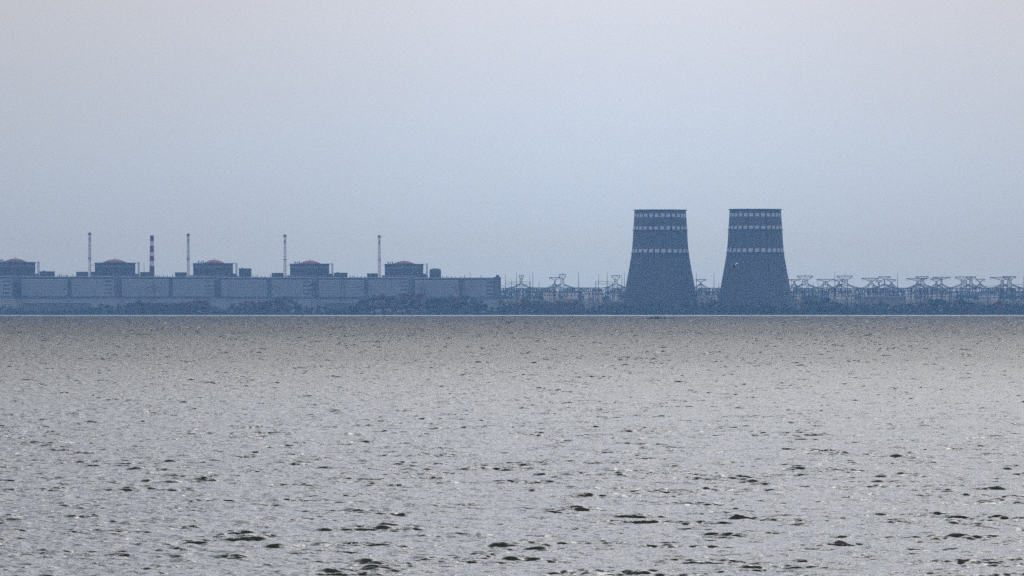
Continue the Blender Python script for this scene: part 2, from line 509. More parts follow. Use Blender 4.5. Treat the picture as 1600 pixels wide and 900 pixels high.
HALLS = [
 (12280, -60, -20, 17.0, 431.6, "pale panelled turbine hall end cut off by the left edge of the view", [], False),
 (12330, 33, 108.6, 176, 432.0, "long pale turbine hall between the first and second red domes", [90, 92.5, 95, 99, 103, 105, 113], True),
 (12470, 190, 267, 332, 432.4, "long pale turbine hall below the red and white striped chimney", [243, 246, 249, 255, 261, 269], True),
 (12610, 345, 421, 486, 433.0, "long pale turbine hall between the third and fourth red domes", [395, 399, 401.5, 408, 414, 422.5], True),
 (12750, 498, 572, 637, 433.4, "long pale turbine hall between the fourth and fifth red domes", [547, 550, 553, 558, 564, 570], True),
 (12890, 648, 720, 772, 433.8, "last pale turbine hall ending in a dark stair tower", [691, 697.5, 700, 705.5, 711, 720, 725.5, 751.5], True)]
for a in HALLS:
    th = hall(a[0], a[1], a[2], a[3], a[4], a[5], a[6], a[7])
    if a[0] == 12890:
        D = a[0]; X = lambda x: px(x, D) - px(772, D); Z = lambda y: pz(y, D) - GZ
        st = MB().box(X(771.5), X(782.6), -2.5, 40, 0, Z(432.8)).build("stair_tower", M_block, th)
        MB().lathe([(2.6, Z(432.8)), (2.9, Z(430.8)), (2.0, Z(429.6)), (0.3, Z(429.3))], 12, X(777.5), 8).build("roof_tank", M_trim, st)
        m = MB()
        for yy in np.arange(437, 466, 4.2): m.box(X(773.5), X(780.5), -2.75, -2.52, Z(yy + 1.6), Z(yy))
        m.build("window_band", M_mid, st)
        MB().bar((X(735), 10, Z(433.6)), (X(735), 10, Z(425.2)), 0.28).bar((X(735) - 1.2, 10, Z(431)), (X(735) + 1.2, 10, Z(431)), 0.2).build("antenna", M_trim, th)

# ------------------------------------------------------------------ reactor buildings
def reactor(D, x0, x1, yt, dc, dh, dtop, clutter, mastx, label):
    k = D / FOC; xc = (x0 + x1) / 2
    X = lambda x: (x - xc) * k
    Z = lambda y: pz(y, D) - GZ
    t = thing("reactor_building", (px(xc, D), D, GZ), label, "reactor building", "row of reactor buildings with red domes")
    def prism(pl, z0, z1):
        m = MB(); n = len(pl)
        m.v = [(x, y, z0) for x, y in pl] + [(x, y, z1) for x, y in pl]
        m.f = [tuple(reversed(range(n))), tuple(range(n, 2 * n))] + [(i, (i+1) % n, n + (i+1) % n, n + i) for i in range(n)]
        return m
    w = (x1 - x0) * k
    xf = X(x0 + 0.46 * (x1 - x0))
    plan = lambda g: [(X(x0) - g, 4), (xf, -26 - g), (X(x1) + g, 0), (X(x1) + g * 0.5 - w * 0.46, 34 + g)]
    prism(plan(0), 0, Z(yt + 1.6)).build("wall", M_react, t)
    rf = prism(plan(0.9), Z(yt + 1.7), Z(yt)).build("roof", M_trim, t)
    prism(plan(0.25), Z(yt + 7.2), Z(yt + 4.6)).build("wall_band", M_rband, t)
    MB().box(xf - 0.45, xf + 0.45, -27.0, -26.2, Z(431), Z(yt + 1.8)).build("corner_strip", M_base, t)  # paler upright line along the front corner
    # red dome cap
    hw = dh * k; hz_ = Z(dtop) - Z(yt)
    prof = [(hw * math.cos(a) * 1.0, Z(yt) - 0.1 + hz_ * math.sin(a)) for a in np.linspace(0, math.pi / 2 * 0.98, 9)]
    prof = [(hw * (1 - (i / 8) ** 1.0) + 0.05, Z(yt) - 0.1 + hz_ * (1 - (1 - i / 8) ** 2.0)) for i in range(9)]
    dm = MB().lathe(prof, 40, X(dc), 2).build("dome", M_dome if x0 > 250 and x0 < 600 else M_dome2, t, True)
    MB().bar((X(dc), 2, Z(dtop) - 0.3), (X(dc), 2, Z(dtop) + 2.8), 0.5, 0.35).bar((X(dc) - 0.7, 2, Z(dtop) + 0.8), (X(dc) + 0.7, 2, Z(dtop) + 0.8), 0.25).build("finial", M_trim, dm)
    for cx_, hh in clutter:
        c = MB().box(X(cx_) - 0.8, X(cx_) + 0.8, -4, -2, Z(yt) - 0.1, Z(yt) + hh * 0.55)
        c.box(X(cx_) - 1.3, X(cx_) + 1.0, -4.2, -1.8, Z(yt) + hh * 0.55, Z(yt) + hh)
        c.build("roof_unit", M_trim, t)
    # base block seen through the gap between two halls
    MB().box(X(x0 - 4), X(x1 + 7), -32, 40, 0, Z(430.2)).build("base_block", M_base, t)
    MB().box(X(x1 - 8), X(x1 + 4.5), -34, 30, Z(431.5), Z(427.6)).build("low_annex", M_block, t)
    # external lattice stair on the right
    if mastx:
        a, b = X(mastx) - 1.1, X(mastx) + 1.2
        m = MB(); z0, z1 = Z(430.4), Z(yt - 0.5)
        for q in (a, b):
            for yy in (-1, 1): m.bar((q, yy, z0), (q, yy, z1), 0.36)
        n = 9
        for i in range(n):
            za, zb = z0 + (z1 - z0) * i / n, z0 + (z1 - z0) * (i + 1) / n
            m.bar((a, -1, za) if i % 2 else (b, -1, za), (b, -1, zb) if i % 2 else (a, -1, zb), 0.42)
            m.box(a - 0.5, b + 0.5, -1.2, 1.2, zb - 0.15, zb + 0.15)
        m.box(X(x1), a, -1.0, 1.0, z1 - 1.4, z1 - 0.8)
        m.build("stair_tower", M_trim, t)
    return t
reactor(12380, -8, 55, 409.4, 23.5, 18.6, 403.7, [(0.5, 3.4), (3.5, 4.2), (6, 2.0)], 60.0, "reactor building with red dome cut by the left edge of the view")
reactor(12520, 148, 211.4, 410.4, 179.2, 20.0, 405.0, [], 216.6, "reactor building with red dome, just left of the striped chimney")
reactor(12660, 301.8, 364, 411.2, 334.6, 16.5, 405.8, [(310.5, 3.6), (314.5, 2.6), (317.8, 4.0)], 369.4, "reactor building with red dome, second to the right of the striped chimney")
reactor(12800, 453.2, 514.4, 412.0, 484.6, 17.0, 406.8, [(461, 3.6), (464.5, 2.5), (467.8, 3.8)], 519.2, "reactor building with bright red dome, fourth dome from the left edge")
reactor(12940, 601.2, 661.4, 412.4, 631.2, 17.4, 407.6, [(606.5, 3.2), (610, 2.6), (613.3, 3.6)], 667.0, "rightmost reactor building with a dull red dome")

# ------------------------------------------------------------------ ventilation stacks
def stack(D, x, ytop, yring, label, dark=False):
    k = D / FOC
    Z = lambda y: pz(y, D) - GZ
    t = thing("ventilation_stack", (px(x, D), D, GZ), label, "ventilation stack", "pale ventilation stacks beside the domes")
    zt = Z(ytop + 3)
    r0, r1 = 2.55 * k, 2.05 * k
    rr = lambda z: r0 + (r1 - r0) * z / zt
    MB().lathe([(r0, 0), (rr(zt * 0.66), zt * 0.66)], 20).build("shaft", M_stack, t, False)
    MB().lathe([(rr(zt * 0.66) - 0.02, zt * 0.66), (r1, zt)], 20).build("upper_shaft", M_stack if not dark else M_stackm, t)
    MB().lathe([(r1 + 1.3, zt - 0.5), (r1 + 1.3, zt + 0.1)], 20).build("top_platform", M_stackd, t)
    MB().lathe([(r1 + 0.35, zt + 0.1), (r1 + 0.35, zt + 2.4), (r1 - 0.2, zt + 2.9)], 20).build("cap", M_stackd, t)
    z = Z(yring)
    MB().lathe([(rr(z) + 1.1, z - 0.4), (rr(z) + 1.1, z + 0.35)], 20).build("ring_platform", M_stackd, t)
    z = Z(yring - 19)
    for j in range(1, 9):
        z = zt * (0.44 + j * 0.06)
        MB().lathe([(rr(z) + 0.45, z - 0.25), (rr(z) + 0.45, z + 0.25)], 16).build("stiffening_ring", M_stackm, t)
    MB().box(-0.9 * k, 0.6 * k, -rr(zt * .9) - 0.6, -rr(zt * .9) + 0.3, zt - 10.5, zt - 6).build("sampling_box", M_stackd, t)
    m = MB()
    for d in (-0.4, 0.4): m.bar((rr(0) * 0.7 + d, -rr(0) * 0.8, 4), (rr(zt) * 0.7 + d, -rr(zt) * 0.8, zt), 0.12)
    m.build("ladder", M_stackd, t)
    zc = Z(414.6)
    MB().bar((rr(zc) - 0.1, 0, zc), (8.2 * k, 0, zc), 0.28).build("duct", M_stackd, t)
stack(12520, 140.1, 363.2, 403.2, "pale ventilation stack farthest left, the tallest of the four", True)
stack(12660, 294.0, 365.0, 404.2, "slim grey-white ventilation stack between striped chimney and third dome", True)
stack(12800, 445.2, 366.2, 405.2, "pale ventilation stack just left of the fourth red dome")
stack(12940, 592.6, 367.4, 405.8, "pale ventilation stack farthest right, beside the last dome")

# striped chimney
def chimney():
    D = 12560; k = D / FOC; Z = lambda y: pz(y, D) - GZ
    t = thing("striped_chimney", (px(237.4, D), D, GZ), "tall chimney with red and white bands behind the turbine halls", "chimney")
    ys = [490, 415.4, 407.8, 400, 392.6, 384.2, 377, 369.4]
    rad = lambda y: (2.75 + (y - 368) * 0.021) * k
    for i in range(len(ys) - 1):
        a, b = ys[i], ys[i + 1]
        MB().lathe([(rad(a), max(0, Z(a))), (rad(b), Z(b))], 24).build("painted_band", M_red if i % 2 == 0 else M_white, t)
    MB().lathe([(rad(369), Z(369.4)), (rad(369) + 0.25, Z(369)), (rad(369) + 0.25, Z(368)), (rad(369) - 0.5, Z(367.8))], 24).build("cap", M_red, t)
    for y in (373.5, 392.6):
        MB().lathe([(rad(y) + 0.9, Z(y) - 0.3), (rad(y) + 0.9, Z(y) + 0.3)], 20).build("gallery", M_red, t)
chimney()

# ------------------------------------------------------------------ buildings between the domes
def block(D, x0, x1, ytop, label, m=M_block, name="service_building", cat="building", depth=30, edge=M_trim, steps=0, group=None, windows=0, wm=None):
    k = D / FOC; Z = lambda y: pz(y, D) - GZ
    t = thing(name, (px((x0 + x1) / 2, D), D, GZ), label, cat, group)
    w = (x1 - x0) * k / 2
    MB().box(-w, w, 0, depth, 0, Z(ytop) - 0.5).build("wall", m, t)
    r = MB().box(-w - 0.5, w + 0.5, -0.6, depth + 0.5, Z(ytop) - 0.48, Z(ytop) + 0.25).build("roof", edge, t)
    for s in range(steps):
        MB().box(-w * 0.6 + s * w * 0.5, -w * 0.3 + s * w * 0.5, 4, 8, Z(ytop) + 0.25, Z(ytop) + 1.4).build("roof_unit", M_trim, r)
    if windows:
        ww = 2 * w / windows
        for i in range(windows):
            MB().box(-w + ww * (i + 0.22), -w + ww * (i + 0.78), -0.12, 0.0, Z(ytop + 5.2), Z(ytop + 3.0)).build("window", wm or M_louv, t)
    return t
block(12440, 62, 84, 424.2, "small dark block right of the first dome", steps=1)
block(12560, 119, 148, 424.9, "low dark block at the foot of the tallest pale stack")
block(12560, 219, 233.5, 425.4, "low dark block at the foot of the striped chimney")
block(12700, 273.4, 292, 425.8, "low dark block at the foot of the stack before the third dome")
block(12700, 373.2, 392, 419.6, "tall dark block with rounded corner right of the third dome", steps=1)
block(12840, 424.6, 443, 426.6, "low dark block at the foot of the stack before the fourth dome")
block(12840, 521.8, 542.4, 426.4, "flat dark block right of the fourth dome", steps=1)
block(12980, 573.4, 592, 427.4, "low dark block at the foot of the last pale stack")
def rounded_block():
    D = 12960; k = D / FOC; Z = lambda y: pz(y, D) - GZ
    t = thing("service_building", (px(680, D), D, GZ), "dark squat block with chamfered top right of the last dome", "building")
    w = 9.3 * k
    m = MB(); n = 8
    pl = [(w * math.cos(2*math.pi*(i+.5)/n) * 1.05, w * math.sin(2*math.pi*(i+.5)/n)) for i in range(n)]
    def ring(s, z): return [(x * s, y * s + 12, z) for x, y in pl]
    m.v = ring(0.97, 0) + ring(1.0, Z(422.5)) + ring(0.9, Z(420.8)) + ring(0.86, Z(420.2))
    for j in range(3):
        for i in range(n):
            m.f.append((j*n+i, j*n+(i+1) % n, (j+1)*n+(i+1) % n, (j+1)*n+i))
    m.f.append(tuple(range(3*n, 4*n)))
    m.build("wall", M_block, t)
    MB().box(-w * 0.5, w * 0.55, 6, 16, Z(420.2), Z(419.4)).build("roof_hatch", M_trim, t)
rounded_block()
def thin_mast(D, x, ytop, label, r=0.3, name="lightning_mast", cat="mast", group="thin lightning masts in the switchyard", lattice=False, wide=0.9):
    Z = lambda y: pz(y, D) - GZ
    t = thing(name, (px(x, D), D, GZ), label, cat, group)
    zt = Z(ytop); zm = zt * 0.62
    m = MB()
    if lattice:
        for s in (-1, 1):
            for u in (-1, 1): m.bar((s * wide, u * wide, 0), (s * 0.35, u * 0.35, zm), 0.2)
        n = 9
        for i in range(n):
            a, b = i / n, (i + 1) / n
            wa, wb = wide + (0.35 - wide) * a, wide + (0.35 - wide) * b
            s = 1 if i % 2 else -1
            m.bar((-s * wa, -wa, zm * a), (s * wb, -wb, zm * b), 0.16)
            m.bar((s * wa, wa, zm * a), (-s * wb, wb, zm * b), 0.16)
    else:
        m.bar((0, 0, 0), (0, 0, zm), r * 1.7, r * 1.3, n=8)
    m.build("shaft", M_steel, t)
    MB().bar((0, 0, zm), (0, 0, zt), r * 1.25, r * 0.6, n=6).build("spike", M_steel, t)
    MB().box(-0.9, 0.9, -0.9, 0.9, zm - 0.2, zm + 0.2).build("platform", M_steel, t)
thin_mast(12570, 225.0, 411, "thin bare mast standing between the second dome and striped chimney", 0.4, group=None)

# low sheds and houses on the bank
block(12210, 36.5, 142, 472.4, "long low grey shed under the first turbine halls", M_shed, "storage_shed", "shed", 22, M_edge, windows=9, wm=M_louv)
block(12215, 0, 36, 474.5, "pale low store at the left edge behind the bank", M_annex, "storage_shed", "shed", 20, M_edge, windows=3, wm=M_louv)
block(12230, 197, 300, 472.2, "long low shed with pale roof edge behind brown trees left of centre", M_shed, "storage_shed", "shed", 22, M_edge, windows=9, wm=M_louv)
block(12200, 328, 352, 466.4, "small pale square store between two clumps of trees", M_annex, "storage_shed", "shed", 16, M_annex, windows=2, wm=M_mid)
block(12240, 396, 420, 472.0, "short shed with white roof edge between autumn trees", M_shed, "storage_shed", "shed", 18, M_edge, windows=2)
block(12240, 507, 562, 472.4, "dark low shed with white roof edge left of the tallest trees", M_shed, "storage_shed", "shed", 20, M_edge, windows=5)
block(12260, 752, 778, 474.0, "pale low hut by the last turbine hall", M_annex, "storage_shed", "shed", 14, M_annex, windows=2, wm=M_mid)
block(12260, 1347, 1413, 463.0, "broad grey building with pale roof edge right of the cooling towers", M_mid, "grey_building", "building", 30, M_edge, windows=6, wm=M_shed)
for (x0, x1, y, lb) in ((803, 815, 456.5, "pale switch house behind the leftmost gantries"), (849, 875, 457.0, "white low switch house left of a pylon pair"),
                        (880, 905, 457.5, "white low switch house between pylons in the yard centre"), (913, 941, 455.0, "long white low switch house nearer the cooling tower"),
                        (955, 968, 458.0, "small white switch house beside the left cooling tower"), (1091, 1120, 461.0, "pale hut seen between the two cooling towers"),
                        (1241, 1252, 459.5, "small pale hut right of the right cooling tower"), (1296, 1335, 458.5, "pale long hut behind the tall pylons on the right"),
                        (1346, 1384, 460.0, "bright roofed hall behind the broad grey building"), (1416, 1431, 459.0, "pale hut right of the broad grey building"),
                        (1442, 1490, 459.5, "pale long hut under the paired pylons on the right"), (1530, 1560, 461.0, "pale hut near the right edge of the view")):
    block(12900 + (x0 % 7) * 12, x0, x1, y, lb, M_pale, "switch_house", "switch house", 14, M_edge, windows=max(2, int((x1 - x0) / 5)), wm=M_shed)

# ------------------------------------------------------------------ pylons and switchyard
STEEL_K = 1.55
class MB(MB):
    def bar(s, a, b, r, r2=None, n=4):
        return super().bar(a, b, r * STEEL_K, None if r2 is None else r2 * STEEL_K, n)
def curve_pts(a, b, sag, n=7):
    a, b = Vector(a), Vector(b)
    return [a.lerp(b, i / n) - Vector((0, 0, sag * 4 * (i / n) * (1 - i / n))) for i in range(n + 1)]
def pylon(D, x, hw, ytop, yneck, bw, label, peak=0, flare=14, off=0.0, legs_to=0.25, y_base=446):
    """flat-topped lattice pylon: wide inverted truss on a narrow four-legged body"""
    k = D / FOC; Z = lambda y: pz(y, D) - GZ
    t = thing("lattice_pylon", (px(x, D), D, GZ), label, "pylon", "flat-topped lattice pylons of the switchyard")
    zt, zn, zb = Z(ytop), Z(yneck), Z(y_base)
    H, B = hw * k, bw * k
    me = MB().bar((0, 0, 0), (0, 0, 1), 0.3).mesh
    def leg(s, u):
        m = MB(); m.bar((s * (B + 3.0), u * (B + 3.0), 0), (s * B, u * B, zb), 0.3, 0.26).bar((s * B, u * B, zb), (s * B * 0.9, u * B * 0.8, zn), 0.26)
        m.build("leg", M_steel, t)
    for s in (-1, 1):
        for u in (-1, 1): leg(s, u)
    br = MB(); n = 5
    for i in range(n):
        a, b = zb + (zn - zb) * i / n, zb + (zn - zb) * (i + 1) / n
        s = 1 if i % 2 else -1
        for u in (-1, 1):
            br.bar((-s * B, u * B * .9, a), (s * B, u * B * .9, b), 0.17)
            br.bar((-B, u * B * .9, b), (B, u * B * .9, b), 0.17)
    for i in range(4):
        a, b = zb * i / 4, zb * (i + 1) / 4
        wa, wb = B + 3 * (1 - i / 4), B + 3 * (1 - (i + 1) / 4)
        s = 1 if i % 2 else -1
        for u in (-1, 1): br.bar((-s * wa, u * wa, a), (s * wb, u * wb, b), 0.17)
    br.bar((0, 0, zb - 1), (0, 0, zn), 0.12)
    br.build("bracing", M_steel, t)
    ca = MB(); nn = max(5, int(H * 2 / 2.4)); d = 1.3
    ox = off * k
    for u in (-d, d):
        ca.bar((ox - H, u, zt), (ox + H, u, zt), 0.42)
        ca.bar((ox - H, u, zt), (-B * 1.3, u, zn), 0.36)
        ca.bar((ox + H, u, zt), (B * 1.3, u, zn), 0.36)
        ca.bar((-B * 1.3, u, zn), (B * 1.3, u, zn), 0.26)
        for i in range(nn):
            xa, xb = ox - H + 2 * H * i / nn, ox - H + 2 * H * (i + 1) / nn
            def low(q):
                q2 = q
                if q2 < -B * 1.3: f = (q2 - (ox - H)) / max(0.1, (-B * 1.3 - (ox - H))); return zt + (zn - zt) * f
                if q2 > B * 1.3: f = ((ox + H) - q2) / max(0.1, ((ox + H) - B * 1.3)); return zt + (zn - zt) * f
                return zn
            ca.bar((xa, u, zt), (xb, u, low(xb)), 0.2) if i % 2 else ca.bar((xa, u, low(xa)), (xb, u, zt), 0.2)
    for q in np.linspace(ox - H, ox + H, 5): ca.bar((q, -d, zt), (q, d, zt), 0.2)
    ca.build("crossarm", M_steel, t)
    for q in (ox - H * 0.92, 0.0, ox + H * 0.92):
        MB().bar((q, 0, zt if abs(q) > 1 else zn), (q, 0, (zt if abs(q) > 1 else zn) - 4.0), 0.22, n=6).build("insulator", M_louv, t)
    if peak: MB().bar((0, 0, zt), (0, 0, zt + peak), 0.32, 0.16).build("earth_peak", M_steel, t)
    # down-leads running from the body to the bus gantries on both sides
    if flare:
        for s in (-1, 1):
            for j in range(3):
                m = MB()
                a = (s * B, -2 + 2 * j, Z(y_base - 1 - j * 0.8)); b = (s * (flare + j * 3.2) * k, 6 * j - 6, Z(450.6))
                p = curve_pts(a, b, 0.7)
                for q, r_ in zip(p[:-1], p[1:]): m.bar(q, r_, 0.30, n=4)
                m.build("down_lead", M_steel, t)
    return t
NAMED = []
ORD = "first second third fourth fifth sixth seventh eighth ninth tenth eleventh twelfth thirteenth fourteenth fifteenth sixteenth seventeenth eighteenth nineteenth twentieth".split()
def name_repeats():
    fam = {}
    for o, what, where in NAMED: fam.setdefault((what, where), []).append(o)
    for (what, where), os_ in fam.items():
        os_.sort(key=lambda o: o.location.x)
        for i, o in enumerate(os_):
            o['label'] = "%s %s" % (what, where) if len(os_) == 1 else "%s %s from the left %s" % (ORD[min(i, 19)], what, where)
PY = [
 (12700, 814.3, 3.6, 430.4, 435.5, 1.8, "narrow-headed pylon nearest the last turbine hall", 0, 16),
 (12900, 866.8, 8.8, 433.4, 437.5, 1.0, "broad slender pylon just left of the tall narrow one, left of cooling towers", 0, 8),
 (12750, 878.6, 5.4, 428.8, 434.5, 2.7, "tall narrow-headed pylon midway between halls and cooling towers", 2.6, 17),
 (12720, 962.2, 6.8, 430.4, 436.4, 2.6, "dark pylon close to the left side of the left cooling tower", 0, 16),
 (12950, 1095, 8.0, 436.6, 440.6, 1.2, "small slender pylon between the two cooling towers", 0, 9),
 (13000, 1241, 9.8, 436.8, 439.0, 1.6, "pale far pylon just right of the right cooling tower", 0, 6),
 (12700, 1258, 12.5, 431.2, 436.4, 4.6, "big broad pylon, first large one right of the cooling towers", 3.4, 18),
 (12950, 1290, 14.2, 436.4, 439.6, 3.4, "long flat faint pylon between two big broad ones", 0, 10),
 (13050, 1311, 6.2, 437.4, 440.0, 1.2, "short faint pylon beside a tall thin mast", 0, 6),
 (12720, 1320, 12.4, 431.2, 436.6, 4.4, "big broad pylon, second large one right of the cooling towers", 3.8, 18),
 (12760, 1361, 13.6, 434.8, 438.4, 3.2, "lopsided long pylon above the broad grey building", 0, 9),
 (12900, 1373, 5.0, 438.4, 441.0, 1.0, "small faint pylon squeezed between two larger ones", 0, 0),
 (12680, 1382, 9.8, 432.4, 436.8, 0.9, "slim tall pylon above the right half of the grey building", 0, 16),
 (12930, 1393, 7.2, 436.8, 440.4, 1.3, "faint short pylon left of a lone thin mast", 0, 7),
 (12760, 1434, 16.5, 435.2, 438.4, 2.0, "long-armed low pylon in the right-hand cluster, right of the lone mast", 0, 13),
 (12700, 1441, 10.0, 432.2, 436.0, 3.0, "upper broad pylon overlapping a long-armed one", 0, 18),
 (12950, 1463, 9.5, 435.6, 439.6, 1.3, "faint slender pylon under the arm of its neighbour", 0, 8),
 (12740, 1471.2, 14.2, 433.2, 436.6, 1.2, "pylon with long thin flat arm and dark slim mast", 1.2, 11),
 (12700, 1506, 14.0, 432.6, 437.6, 4.4, "darkest massive pylon in the right-hand cluster", 1.0, 19),
 (12820, 1517, 8.2, 432.4, 436.4, 2.2, "mid-size pylon tucked behind the darkest massive one", 0, 15),
 (12960, 1531.5, 7.2, 436.2, 440.2, 1.2, "small pylon right of the darkest massive one", 0, 8),
 (12760, 1566, 16.5, 433.4, 437.6, 2.2, "long-armed pylon left of a broad one near the right edge", 0, 12),
 (12700, 1577, 10.6, 432.0, 436.8, 3.2, "broad pylon nearest the right edge of the view", 0, 19),
]
OFFS = {1361: -1.5, 1434: -1.5, 1566: -3.0}
for a in PY:
    pylon(*a[:7], peak=a[7], flare=a[8], off=OFFS.get(a[1], 0.0))
# drooping jumper loops hanging at the left of the long arms
MAST = [(789.6, 429.2, 1, "lattice mast just right of the last turbine hall"), (799.2, 436.4, 0, "short mast left of the narrow-headed pylon"),
        (807.0, 426.0, 0, "tall needle mast left of the narrow-headed pylon"), (828.0, 429.2, 1, "lattice mast closing the gantry by the turbine hall"),
        (832.6, 425.2, 0, "tallest needle mast right of the narrow-headed pylon"), (842.2, 440.2, 0, "shortest mast left of the pylon pair"),
        (904.2, 425.6, 1, "tall lattice mast alone between pylon pair and left gantry"), (935.4, 428.4, 1, "thick lattice mast carrying a portal left of cooling tower"),
        (948.8, 426.2, 0, "needle mast at right end of the portal left of cooling tower"), (971.6, 429.0, 0, "needle mast almost touching the left cooling tower, left of two"),
        (975.6, 425.6, 0, "needle mast almost touching the left cooling tower, right of two"), (1088.2, 427.0, 0, "needle mast just right of the left cooling tower"),
        (1115.6, 426.0, 1, "tall mast midway between the cooling towers"), (1123.0, 441.0, 0, "short mast just left of the right cooling tower"),
        (1236.4, 437.5, 0, "short mast touching the foot of the right cooling tower"), (1270.6, 441.0, 0, "short stub mast right of first big broad pylon"),
        (1278.2, 437.0, 1, "short lattice mast under the long flat faint pylon"), (1304.4, 424.6, 0, "tall needle mast left of the second big broad pylon"),
        (1402.6, 427.0, 1, "lone tall mast right of the broad grey building"), (1599.0, 432.0, 0, "mast cut by the right edge of the view")]
for i, (x, y, lt, lb) in enumerate(MAST):
    thin_mast(12640 + (i * 37) % 200, x, y, lb, 0.26, lattice=bool(lt), wide=1.3)

SHORT = ["at the narrow-headed pylon", "under the broad slender pylon", "under the tall narrow-headed pylon", "beside the dark left-tower pylon",
 "between the cooling towers", "at the right tower's foot", "under the first big broad pylon", "under the long flat faint pylon",
 "by the tall needle mast", "under the second big broad pylon", "under the lopsided long pylon", "below the squeezed pylon", "under the slim tall pylon",
 "left of the lone tall mast", "under the long-armed low pylon", "under the upper broad pylon", "by the faint slender pylon", "under the thin flat-armed pylon",
 "under the darkest massive pylon", "behind the darkest massive pylon", "right of the darkest massive pylon", "under the penultimate pylon", "under the rightmost pylon"]
def near_pylon(x):
    i = min(range(len(PY)), key=lambda i: abs(PY[i][1] - x - 8))
    return SHORT[i]
# bus gantries: portal frames of two trestle posts and a truss beam
def gantry_meshes(L_, H_):
    post = MB()
    for s in (-1, 1): post.bar((s * 1.5, 0, 0), (s * 0.25, 0, H_), 0.28)
    for i in range(4):
        z = H_ * (i + 0.5) / 4.5; w = 1.5 - 1.25 * z / H_
        post.bar((-w, 0, z), (w, 0, z), 0.15)
    beam = MB(); n = 8
    for u in (-0.7, 0.7):
        beam.bar((0, u, H_), (L_, u, H_), 0.26).bar((0, u, H_ - 1.9), (L_, u, H_ - 1.9), 0.26)
        for i in range(n):
            a, b = L_ * i / n, L_ * (i + 1) / n
            beam.bar((a, u, H_ if i % 2 else H_ - 1.9), (b, u, H_ - 1.9 if i % 2 else H_), 0.18)
    ins = MB().bar((0, 0, H_ - 1.9), (0, 0, H_ - 5.4), 0.28, n=6)
    return post.mesh("post", M_steel), beam.mesh("beam", M_steel), ins.mesh("insulator", M_louv)
GM = {}
SEG = [("between turbine hall and left cooling tower", 783, 978), ("between the two cooling towers", 1086, 1126), ("right of the cooling towers", 1236, 1602)]
rg = random.Random(5)
def gantry(D, x0, L_px, ytop, label):
    k = D / FOC
    key = (round(L_px), round(ytop))
    if key not in GM: GM[key] = gantry_meshes(L_px * k, pz(ytop, D) - GZ)
    pm, bm, im = GM[key]
    t = thing("bus_gantry", (px(x0, D), D, GZ), "bus gantry", "gantry", "steel bus gantries of the switchyard")
    link("post", pm, t); link("post", pm, t, (L_px * k, 0, 0)); link("beam", bm, t)
    NAMED.append((t,) + label)
    for q in (0.2, 0.5, 0.8): link("insulator", im, t, (L_px * k * q, 0, 0))
for nm, a, b in SEG:
    for row, (D, y) in enumerate(((12560, 450), (12680, 451), (12820, 452), (12990, 450), (13100, 455))):
        x = a + rg.uniform(-4, 8)
        while x < b - 6:
            Lp = 14 if row % 2 else 20
            if x + Lp > b + 4: break
            if rg.random() < (0.86 if a < 1200 else 0.8):
                gantry(D, x, Lp, y, (("low near", "low dark", "middle-row", "rear", "faint lowest rear")[row] + " bus gantry", near_pylon(x)))
            x += Lp + (0.0 if row in (0, 3) else rg.uniform(2, 9))
# two high portals with cross wires left of the cooling towers
def portal(D, xs_, y, label):
    k = D / FOC; Z = lambda q: pz(q, D) - GZ
    t = thing("high_portal", (px(xs_[0], D), D, GZ), label, "gantry")
    X = lambda q: (q - xs_[0]) * k
    for q in xs_[:: max(1, len(xs_) - 1)]:
        MB().bar((X(q) - 0.6, 0, 0), (X(q), 0, Z(y)), 0.3).bar((X(q) + 0.6, 0, 0), (X(q), 0, Z(y)), 0.3).build("post", M_steel, t)
    for a, b in zip(xs_[:-1], xs_[1:]):
        m = MB()
        for dy, sg in ((0, 0.2), (1.8, 2.6)):
            p = curve_pts((X(a), 0, Z(y + dy)), (X(b), 0, Z(y + dy)), sg)
            for q, r_ in zip(p[:-1], p[1:]): m.bar(q, r_, 0.26)
        m.build("beam", M_steel, t)
portal(12650, [789.6, 799, 814, 828.5], 440.4, "high portal strung across the mast row next to the turbine hall")
portal(12660, [930.5, 936, 949, 957], 440.0, "high curved portal just left of the dark pylon by the cooling tower")
# bus-bar cables strung along the yard
def bus_line(D, pts, label):
    t = MB()
    k = D / FOC
    for (xa, ya), (xb, yb) in zip(pts[:-1], pts[1:]):
        p = curve_pts((px(xa, D), D, pz(ya, D)), (px(xb, D), D, pz(yb, D)), 0.9)
        for q, r_ in zip(p[:-1], p[1:]): t.bar(q, r_, 0.22)
    tag(t.build("overhead_line", M_steel), label, "power line")
bus_line(12600, [(782, 445), (793, 448), (814, 447), (845, 449), (878, 448), (905, 449), (962, 448), (978, 449)], "sagging cable bundle from the last turbine hall to the left cooling tower")
bus_line(12620, [(1086, 449.5), (1095, 449), (1115, 449.5), (1125, 449)], "short cable bundle strung between the two cooling towers")
bus_line(12600, [(1237, 448), (1258, 446), (1290, 449), (1320, 446), (1361, 450), (1382, 446), (1404, 452)], "cable bundle right of the cooling towers over the broad grey building")
bus_line(12610, [(1404, 452), (1441, 447), (1471, 450), (1506, 446), (1531, 450), (1577, 446), (1602, 450)], "cable bundle through the right-hand pylon cluster to the view edge")
bus_line(12900, [(1531, 447), (1577, 444), (1602, 443.5)], "single high wire leaving the right edge of the view")
